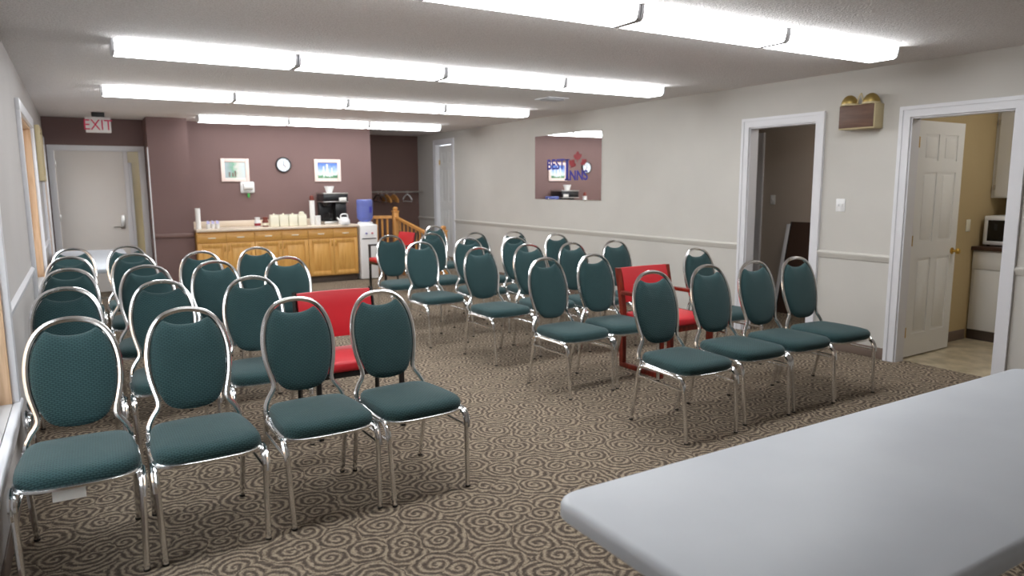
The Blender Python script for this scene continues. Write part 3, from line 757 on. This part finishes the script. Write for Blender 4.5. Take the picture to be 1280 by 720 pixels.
# coffee machine
t = thing('coffee_machine', 'black and steel coffee machine with glass carafe on the counter', 'coffee machine', (3.55, 11.54, CT))
obj('base', box((-0.20, -0.20, 0), (0.20, 0.18, 0.05), 0.008), 'steel', t)
obj('tower', box((0.02, -0.10, 0.05), (0.20, 0.18, 0.36), 0.006), 'blackplastic', t)
obj('back_column', box((-0.20, 0.08, 0.05), (0.02, 0.18, 0.36), 0.006), 'blackplastic', t)
obj('head', box((-0.20, -0.20, 0.36), (0.20, 0.18, 0.49), 0.01), 'blackplastic', t)
obj('steel_trim', boxes([((-0.205, -0.206, 0.355), (0.205, 0.18, 0.37)), ((-0.205, -0.206, 0.485), (0.205, 0.185, 0.505))], 0.004), 'steel', t)
obj('filter_basket', lathe([(0.075, 0.355), (0.07, 0.31), (0.05, 0.29), (0.01, 0.285)], 18, (-0.10, -0.06, 0)), 'blackplastic', t)
ca = obj('carafe', lathe([(0.06, 0.052), (0.078, 0.07), (0.08, 0.12), (0.06, 0.17), (0.05, 0.19)], 18, (-0.10, -0.06, 0)), 'glass', t)
obj('carafe_handle', tube(smooth_path([(-0.10, -0.115, 0.18), (-0.10, -0.165, 0.17), (-0.10, -0.16, 0.10), (-0.10, -0.135, 0.08)], 4), 0.009, 6), 'blackplastic', ca)
obj('label_plate', box((0.05, -0.207, 0.375), (0.17, -0.2, 0.43), 0.002), 'label', t)
bm = bmesh.new(); add_lathe(bm, [(0.045, 0), (0.075, 0.09), (0.08, 0.10), (0.07, 0.103)], 18)
tag(obj('coffee_filters', bm, 'foam'), 'stack of white paper filters on top of the coffee machine', 'filters').location = (3.50, 11.52, CT+0.507)
# kettle
t = thing('kettle', 'small white electric kettle at the right end of the counter', 'kettle', (3.625, 11.19, CT))
obj('body', lathe([(0.085, 0), (0.09, 0.02), (0.082, 0.08), (0.055, 0.115), (0.02, 0.12)], 20), 'white', t)
obj('handle', tube(smooth_path([(-0.06, 0, 0.10), (-0.05, 0, 0.155), (0, 0, 0.17), (0.05, 0, 0.155), (0.06, 0, 0.10)], 4), 0.011, 8), 'white', t)
obj('spout', tube([(-0.075, 0, 0.07), (-0.105, 0, 0.10), (-0.118, 0, 0.115)], [0.02, 0.014, 0.011], 8), 'white', t)
# water cooler
t = thing('water_cooler', 'white water cooler with an upturned blue bottle', 'water cooler', (4.01, 11.30, 0))
obj('body', box((-0.15, -0.17, 0.01), (0.15, 0.17, 0.90), 0.02, 3), 'white', t)
obj('bottle_collar', lathe([(0.13, 0.90), (0.12, 0.93), (0.10, 0.94)], 20), 'white', t)
b_ = obj('water_bottle', lathe([(0.05, 0.93), (0.09, 0.95), (0.128, 1.0), (0.132, 1.02), (0.128, 1.06), (0.132, 1.10), (0.132, 1.18), (0.127, 1.20), (0.132, 1.22), (0.132, 1.29), (0.12, 1.305), (0.05, 1.30)], 24), 'water', t)
obj('bottle_label', prism([(0.1335*math.sin(a), -0.1335*math.cos(a)) for a in [0.25+0.1*k for k in range(6)]] + [(0.134*math.sin(a), -0.134*math.cos(a)) for a in [0.75-0.1*k for k in range(6)]], 0.10, 'XY', (0, 0, 1.09)), 'blue', b_)
obj('dispenser_slot', box((-0.12, -0.173, 0.665), (0.12, -0.165, 0.68)), 'blackplastic', t)
for s in (-0.05, 0.05): obj('tap', lathe([(0.012, 0), (0.012, -0.04), (0.006, -0.045)], 10, (s, -0.168, 0.76), 'Y'), ('blue' if s < 0 else 'redletter'), t)

# ================================================================== THINGS ON THE BROWN WALL
def picture(label, x0, z1, x1, z0, art):
    t = thing('framed_picture', label, 'picture', ((x0+x1)/2, YM-0.001, z0), 0, 'framed pictures on the brown wall')
    w_ = x1-x0; h_ = z1-z0; b = 0.055
    obj('frame', boxes([((-w_/2, -0.025, 0), (-w_/2+b, 0, h_)), ((w_/2-b, -0.025, 0), (w_/2, 0, h_)), ((-w_/2+b, -0.025, 0), (w_/2-b, 0, b)), ((-w_/2+b, -0.025, h_-b), (w_/2-b, 0, h_))], 0.005), 'pinkframe', t)
    a = obj('print', box((0, -0.010, 0), (w_-2*b, -0.004, h_-2*b)), art, t); a.location = (-w_/2+b, 0, b)
    if art == 'art_sky':
        for k, (cx, wd, hh) in enumerate(((0.30, 0.020, 0.16), (0.48, 0.03, 0.20), (0.72, 0.016, 0.14))):
            obj('tower_print', box(((w_-2*b)*cx-wd/2, -0.012, 0.03), ((w_-2*b)*cx+wd/2, -0.0095, 0.03+hh)), 'foam', a)
    else:
        for cx, hh in ((0.22, 0.07), (0.38, 0.06), (0.5, 0.09)): obj('figure_print', box(((w_-2*b)*cx-0.012, -0.012, 0.02), ((w_-2*b)*cx+0.012, -0.0095, 0.02+hh), 0.0), 'base', a)
    return t
p = at(275, 198, YM); q = at(312, 227, YM); picture('pale framed print with a greenish scene, left of the clock', p.x, p.z, q.x, q.z, 'art_pale')
p = at(392, 199, YM); q = at(426, 227, YM); picture('framed print of white towers under blue sky above the coffee machine', p.x, p.z, q.x, q.z, 'art_sky')
p = at(354, 206, YM)
t = thing('wall_clock', 'round black-rimmed clock with pale face on the brown wall', 'clock', (p.x, YM-0.001, p.z))
obj('rim', lathe([(0.122, 0), (0.124, -0.02), (0.118, -0.034), (0.104, -0.034), (0.102, -0.014)], 32, axis='Y'), 'blackplastic', t)
obj('face', lathe([(0.104, -0.012), (0.104, -0.018)], 32, axis='Y'), 'face', t)
for ang, ln, wd, m in ((0.0, 0.075, 0.006, 'blackplastic'), (2.5, 0.055, 0.008, 'blackplastic'), (2.2, 0.08, 0.003, 'redletter')):
    h_ = obj('hand', box((-wd/2, -0.022, -0.012), (wd/2, -0.019, ln)), m, t); h_.rotation_euler = (0, ang, 0)
for k in range(12):
    h_ = obj('hour_mark', box((-0.003, -0.0195, 0.085), (0.003, -0.017, 0.097)), 'blackplastic', t); h_.rotation_euler = (0, k*PI/6, 0)
p = at(309, 234, YM)
t = thing('wall_unit', 'small white wall unit with rounded cover and dangling green tag below picture', 'dispenser', (p.x, YM-0.001, p.z))
obj('backplate', box((-0.105, -0.03, -0.09), (0.105, 0, 0.085), 0.02, 3), 'white', t)
b = bmesh.new(); add_tube(b, [(-0.065, -0.055, 0.01), (0.065, -0.055, 0.01)], 0.05, 16); obj('roll_cover', b, 'white', t)
obj('slot', box((-0.05, -0.075, -0.062), (0.05, -0.03, -0.05)), 'steel', t)
obj('green_tag', box((-0.012, -0.055, -0.16), (0.022, -0.045, -0.095), 0.004), 'green', t)

# exit sign
t = thing('exit_sign', 'white EXIT sign with red letters hanging from ceiling near entry door', 'sign', (0.298, 10.95, 2.235), math.radians(0))
obj('box', box((-0.145, -0.03, 0), (0.145, 0.03, 0.20), 0.008), 'sign', t)
obj('canopy', box((-0.07, -0.025, 0.20), (0.08, 0.025, H-2.235-0.001), 0.003), 'blackmetal', t)
me = text_mesh('EXIT', 'redletter', 0.13, 0.004, 0.86)
wx = max(v.co.x for v in me.vertices)
o = obj('lettering', me, None, t); o.location = (-wx/2, -0.0305, 0.035); o.rotation_euler = (PI/2, 0, 0)

# coat rail in the alcove
t = thing('coat_rail', 'steel coat rail with hangers on the dark brown alcove wall', 'coat rail', (0, 0, 0))
za = at(490, 240, YA-0.25).z
obj('rod', tube([(4.62, YA-0.25, za), (XR-0.02, YA-0.25, za)], 0.013, 8), 'steel', t)
for x in (4.8, 5.75): obj('bracket', tube([(x, YA-0.001, za), (x, YA-0.25, za)], 0.01, 6), 'steel', t)
def hanger(label, px, m, slim, a=0.0):
    p = at(px, 240, YA-0.25)
    t = thing('coat_hanger', label, 'hanger', (p.x, YA-0.25, za), a, 'hangers on the coat rail')
    obj('hook', tube(smooth_path([(-0.018, 0, 0.0), (-0.012, 0, 0.018), (0.008, 0, 0.021), (0.019, 0, 0.004), (0.008, 0, -0.03), (0, 0, -0.05)], 3), 0.003, 6), 'steel', t)
    if slim: obj('shoulder', tube(smooth_path([(0, -0.2, -0.15), (0, -0.12, -0.09), (0, 0, -0.05), (0, 0.12, -0.09), (0, 0.2, -0.15)], 4), 0.012, 6), m, t)
    else: obj('shoulder', prism([(-0.21, -0.20), (-0.2, -0.14), (-0.1, -0.075), (0, -0.045), (0.1, -0.075), (0.2, -0.14), (0.21, -0.20), (0.19, -0.21), (0.0, -0.14), (-0.19, -0.21)], 0.03, 'YZ', (-0.015, 0, 0)), m, t)
    obj('bar', tube([(0, -0.19, -0.185), (0, 0.19, -0.185)], 0.007, 6), m, t)
hanger('black coat hanger, leftmost on the coat rail', 472, 'blackplastic', True, 0.05)
hanger('grey coat hanger left of the wooden ones', 477, 'steel', True, 0.05)
hanger('wooden coat hanger, left of the wooden pair', 483, 'railwood', False, 0.05)
hanger('wooden coat hanger, right of the wooden pair', 492, 'railwood', False, 0.05)
hanger('white coat hanger at the right end of the coat rail', 509, 'white', True, 0.05)

# wooden railing
t = thing('wooden_railing', 'oak railing with newel posts and balusters along the ramp', 'railing', (0, 0, 0))
def newel(x, y, z0, z1):
    bm = bmesh.new(); add_box(bm, (x-0.045, y-0.045, z0), (x+0.045, y+0.045, z1-0.09), 0.004)
    add_box(bm, (x-0.055, y-0.055, z1-0.09), (x+0.055, y+0.055, z1-0.065), 0.006)
    add_lathe(bm, [(0.03, 0), (0.045, 0.02), (0.045, 0.045), (0.02, 0.065)], 14, (x, y, z1-0.065))
    return bm
obj('newel_post', newel(4.69, 11.66, 0.0, 1.16), 'railwood', t)
obj('newel_post', newel(4.70, 9.78, 0.0, 0.92), 'railwood', t)
def slanted(a, b, w_, h_):
    a = Vector(a); b = Vector(b)
    d = (b-a).normalized(); s = d.cross(Vector((0, 0, 1))).normalized()*w_/2; u_ = Vector((0, 0, h_/2))
    bm = bmesh.new(); vs = []
    for p in (a, b): vs.append([bm.verts.new(p+s*i+u_*j) for i, j in ((-1, -1), (1, -1), (1, 1), (-1, 1))])
    A, B = vs; bm.faces.new(A); bm.faces.new(B)
    for k in range(4): bm.faces.new((A[k], A[(k+1) % 4], B[(k+1) % 4], B[k]))
    return bm
ra, rb = (4.69, 11.615, 0.975), (4.70, 9.825, 0.68)
obj('handrail', slanted(ra, rb, 0.055, 0.04), 'railwood', t)
obj('bottom_rail', slanted((4.69, 11.615, 0.29), (4.70, 9.825, 0.10), 0.045, 0.04), 'railwood', t)
for k in range(1, 11):
    f_ = k/11; y = ra[1]+(rb[1]-ra[1])*f_; x = ra[0]+(rb[0]-ra[0])*f_
    z1 = ra[2]+(rb[2]-ra[2])*f_-0.02; z0 = 0.29-0.19*f_+0.015
    obj('baluster', box((x-0.012, y-0.014, z0), (x+0.012, y+0.014, z1)), 'railwood', t)
obj('handrail', slanted((4.645, 11.70, 0.985), (4.32, 11.84, 0.985), 0.06, 0.05), 'railwood', t)
for k in range(1, 4):
    f_ = k/4; x = 4.645-0.325*f_; y = 11.70+0.14*f_
    obj('baluster', box((x-0.016, y-0.016, 0.0), (x+0.016, y+0.016, 0.965)), 'railwood', t)

# ================================================================== RIGHT WALL FITTINGS
my0, my1, mz0, mz1 = 7.44, 9.03, 1.318, 2.232
t = thing('wall_mirror', 'frameless wall mirror with blue inn lettering on the beige wall', 'mirror', (XR, 0, 0))
obj('glass', box((-0.010, my0, mz0), (-0.001, my1, mz1)), 'mirror', t)
for y in (my0+0.35, my1-0.35):
    obj('clip', box((-0.014, y-0.015, mz1-0.012), (0, y+0.015, mz1+0.012), 0.002), 'chrome', t)
    obj('clip', box((-0.014, y-0.015, mz0-0.012), (0, y+0.015, mz0+0.012), 0.002), 'chrome', t)
# lettering: reads left to right as y decreases
def my(px): # pixel column on the mirror -> y
    d = fw + rr*((px-640)/FPX) + uu*((360-205)/FPX); return d.y*(XR/d.x)
def mz(px, py):
    d = fw + rr*((px-640)/FPX) + uu*((360-py)/FPX); return HC + d.z*(XR/d.x)
def decal_text(txt, px0, px1, ptop, pbot):
    ya, yb = my(px0), my(px1); zt, zb = mz(px0, ptop), mz(px0, pbot)
    me = text_mesh(txt, 'blue', zt-zb, 0.001, 1.0, 0.022)
    wx = max(v.co.x for v in me.vertices)
    for v in me.vertices: v.co.x *= (ya-yb)/wx
    o = obj('lettering', me, None, t); o.location = (-0.0102, ya, zb)
    o.rotation_euler = (PI/2, 0, -PI/2); return o
decal_text('BEST', 685, 706.5, 199.5, 212.5)
decal_text('NNS', 713, 735.5, 213, 225.5)
def yz_box(px0, px1, py0, py1, m='blue'):
    ya, yb = my(px0), my(px1); return box((-0.0112, yb, mz(px0, py1)), (-0.0102, ya, mz(px0, py0)))
obj('lettering', boxes([((-0.0112, my(711), mz(709, 225.5)), (-0.0102, my(708), mz(709, 199))), ((-0.0112, my(712.5), mz(709, 225.5)), (-0.0102, my(706.8), mz(709, 223.6))), ((-0.0112, my(712.5), mz(709, 200.6)), (-0.0102, my(706.8), mz(709, 199)))]), 'blue', t)
LEAF = [(0, 1), (0.16, 0.66), (0.36, 0.76), (0.30, 0.30), (0.60, 0.52), (0.66, 0.36), (0.98, 0.38), (0.86, 0.10), (0.96, 0.0), (0.48, -0.34), (0.52, -0.5), (0.06, -0.44), (0.05, -0.9)]
LEAF = LEAF + [(-x, y) for x, y in LEAF[:0:-1]]
for px, py, r, an in ((722.7, 196, 0.080, 0), (716, 205, 0.075, 0.5), (730.5, 203, 0.060, -0.5)):
    cy, cz = my(px), mz(px, py)
    ol = [(cy+r*1.2*(x*math.cos(an)-y*math.sin(an)), cz+r*(x*math.sin(an)+y*math.cos(an))) for x, y in LEAF]
    obj('leaf_emblem', prism(ol, 0.001, 'YZ', (-0.0134, 0, 0)), 'leafred', t)

# emergency light
t = thing('emergency_light', 'brown-fronted emergency light box with two brass lamp heads between doorways', 'emergency light', (XR, 3.80, 1.985))
obj('case', box((-0.13, -0.165, 0), (0, 0.165, 0.205), 0.006), 'cframe', t)
obj('front_panel', box((-0.138, -0.158, 0.012), (-0.130, 0.158, 0.20), 0.002), 'brownpanel', t)
for s in (-1, 1):
    l_ = obj('lamp_head', lathe([(0.066, 0.0), (0.068, 0.012), (0.060, 0.035), (0.042, 0.062), (0.018, 0.076), (0.004, 0.078)], 18, (-0.085, s*0.10, 0.215)), 'dullbrass', t)
    obj('lamp_rim', lathe([(0.072, 0.203), (0.074, 0.210), (0.072, 0.218)], 18, (-0.085, s*0.10, 0)), 'cframe', l_)
obj('bracket', tube(smooth_path([(-0.08, -0.03, 0.205), (-0.08, -0.01, 0.27), (-0.08, 0.0, 0.30), (-0.08, 0.02, 0.27), (-0.08, 0.035, 0.205)], 3), 0.006, 6), 'cframe', t)
# light switch
t = thing('light_switch', 'white double light switch plate between the two doorways', 'switch', (XR, 3.985, 1.27))
obj('plate', box((-0.006, -0.045, 0), (0, 0.045, 0.115), 0.003), 'white', t)
for s in (-0.02, 0.02): obj('toggle', box((-0.014, s-0.006, 0.047), (-0.005, s+0.006, 0.070), 0.002), 'white', t)
# ceiling vent
t = thing('ceiling_vent', 'small square white ceiling vent near the beige wall', 'vent', (4.70, 6.87, H))
obj('frame', boxes([((-0.14, -0.14, -0.012), (0.14, -0.11, 0)), ((-0.14, 0.11, -0.012), (0.14, 0.14, 0)), ((-0.14, -0.11, -0.012), (-0.11, 0.11, 0)), ((0.11, -0.11, -0.012), (0.14, 0.11, 0))], 0.003), 'trim', t)
for k in range(5):
    o = obj('slat', box((-0.11, -0.018, -0.002), (0.11, 0.018, 0.001)), 'trim', t); o.location = (0, -0.085+0.0425*k, -0.014); o.rotation_euler = (0.6, 0, 0)
# gilt picture on the window wall
t = thing('gilt_frame', 'cream gilt picture frame hanging on the window wall, seen edge-on', 'picture', (XL, 9.98, 1.60))
obj('frame', boxes([((0, -0.36, 0), (0.05, -0.29, 0.62)), ((0, 0.29, 0), (0.05, 0.36, 0.62)), ((0, -0.29, 0), (0.05, 0.29, 0.07)), ((0, -0.29, 0.55), (0.05, 0.29, 0.62))], 0.012), 'cframe', t)
obj('canvas', box((0, -0.29, 0.07), (0.02, 0.29, 0.55)), 'darkred', t)

# ================================================================== STORAGE ROOM
def lean(o, y): return o
t = thing('leaning_panel', 'dark brown board with white edge leaning on the storage room wall', 'panel', (7.05, 5.18, 0.004))
for nm, b_, m in (('board', box((0, -0.35, 0), (0.03, 0.36, 1.09), 0.003), 'leanpanel'), ('gasket', box((0, 0.361, 0), (0.03, 0.375, 1.09)), 'blackmetal'), ('edge_strip', box((-0.004, 0.376, 0), (0.034, 0.425, 1.06), 0.004), 'trim')):
    o = obj(nm, b_, m, t); o.rotation_euler = (0, math.radians(11), 0)
t = thing('light_switch', 'white switch plate inside the dim storage room', 'switch', (7.30, 5.86, 1.27))
obj('plate', box((-0.006, -0.035, 0), (0, 0.035, 0.115), 0.003), 'white', t)
obj('toggle', box((-0.014, -0.006, 0.047), (-0.005, 0.006, 0.070), 0.002), 'white', t)
struct('baseboard_storage', box((7.29, 3.67, 0), (7.30, 6.02, 0.10), 0.002), 'darkbase')

# ================================================================== KITCHEN
KX = 7.37
t = thing('kitchen_cabinet', 'white kitchen base cabinet with one drawer under a dark worktop', 'cabinet', (KX, 2.6, 0))
obj('body', box((0.02, 0, 0.10), (0.585, 0.96, 0.875)), 'door', t)
obj('toe_kick', box((0.03, 0, 0), (0.58, 0.965, 0.10)), 'darkbase', t)
d = obj('drawer', box((0, 0.02, 0.70), (0.02, 0.955, 0.865), 0.004), 'door', t)
obj('knob', lathe([(0.008, 0), (0.008, -0.012), (0.017, -0.018), (0.014, -0.028), (0.004, -0.03)], 14, (0, 0.60, 0.785), 'X'), 'brass', d)
obj('door', box((0, 0.02, 0.11), (0.02, 0.93, 0.69), 0.004), 'door', t)
tag(obj('kitchen_worktop', box((KX-0.02, 2.55, 0.877), (7.968, 3.568, 0.915), 0.006), 'darkcounter'), 'dark brown worktop in the kitchen under the microwave', 'worktop')
t = thing('microwave', 'white microwave oven with black door window on the kitchen worktop', 'microwave', (7.47, 3.29, 0.916))
obj('case', box((0, -0.24, 0.012), (0.36, 0.24, 0.29), 0.012), 'white', t)
obj('door_window', box((-0.006, -0.10, 0.05), (0.002, 0.20, 0.25), 0.004), 'glassblack', t)
obj('door_frame', boxes([((-0.004, -0.12, 0.03), (0.001, 0.225, 0.05)), ((-0.004, -0.12, 0.25), (0.001, 0.225, 0.275)), ((-0.004, 0.20, 0.05), (0.001, 0.225, 0.25))], 0.001), 'white', t)
obj('control_panel', box((-0.004, -0.225, 0.03), (0.001, -0.13, 0.27), 0.002), 'white', t)
for a in (-0.2, 0.2):
    for b in (0.04, 0.32): obj('foot', lathe([(0.014, 0), (0.014, 0.013)], 8, (b, a, 0)), 'rubber', t)
t = thing('wall_cabinet', 'white kitchen wall cabinet above the microwave', 'cabinet', (7.62, 2.6, 1.375))
obj('body', box((0.02, 0, 0), (0.345, 0.965, 0.83)), 'door', t)
d = obj('door', box((0, 0.50, 0.015), (0.02, 0.93, 0.815), 0.004), 'door', t)
for z in (0.1, 0.72): obj('hinge', box((-0.004, 0.925, z-0.025), (0.018, 0.945, z+0.025), 0.002), 'steel', d)
d = obj('door', box((0, 0.03, 0.015), (0.02, 0.49, 0.815), 0.004), 'door', t)
t = thing('outlet_plate', 'cream outlet plate on the tan kitchen wall', 'outlet', (7.26, 3.569, 1.06))
obj('plate', box((-0.036, -0.006, 0), (0.036, 0, 0.115), 0.003), 'cream', t)
obj('socket', boxes([((-0.016, -0.008, 0.015), (0.016, -0.005, 0.048)), ((-0.016, -0.008, 0.066), (0.016, -0.005, 0.10))], 0.002), 'cream', t)
struct('baseboard_kitchen', box((XR+WR+0.02, 3.562, 0), (7.36, 3.57, 0.10), 0.002), 'base')
t = thing('kitchen_fill_light', 'added round fill light on the kitchen ceiling', 'light', (6.85, 2.3, H))  # added out of view to brighten the kitchen
obj('shade', lathe([(0.16, -0.012), (0.165, -0.04), (0.12, -0.085), (0.04, -0.10), (0.004, -0.102)], 24), 'kitchen_fill', t)
obj('ring', lathe([(0.17, 0), (0.175, -0.012), (0.165, -0.02)], 24), 'trim', t)
t = thing('storage_fill_light', 'small added fill light on the storage room ceiling', 'light', (6.65, 4.35, H))  # unseen lamp, added so the storage room is less dark
obj('shade', lathe([(0.12, -0.012), (0.125, -0.035), (0.09, -0.07), (0.03, -0.08), (0.004, -0.082)], 24), 'storage_fill', t)
obj('ring', lathe([(0.13, 0), (0.135, -0.012), (0.125, -0.02)], 24), 'trim', t)
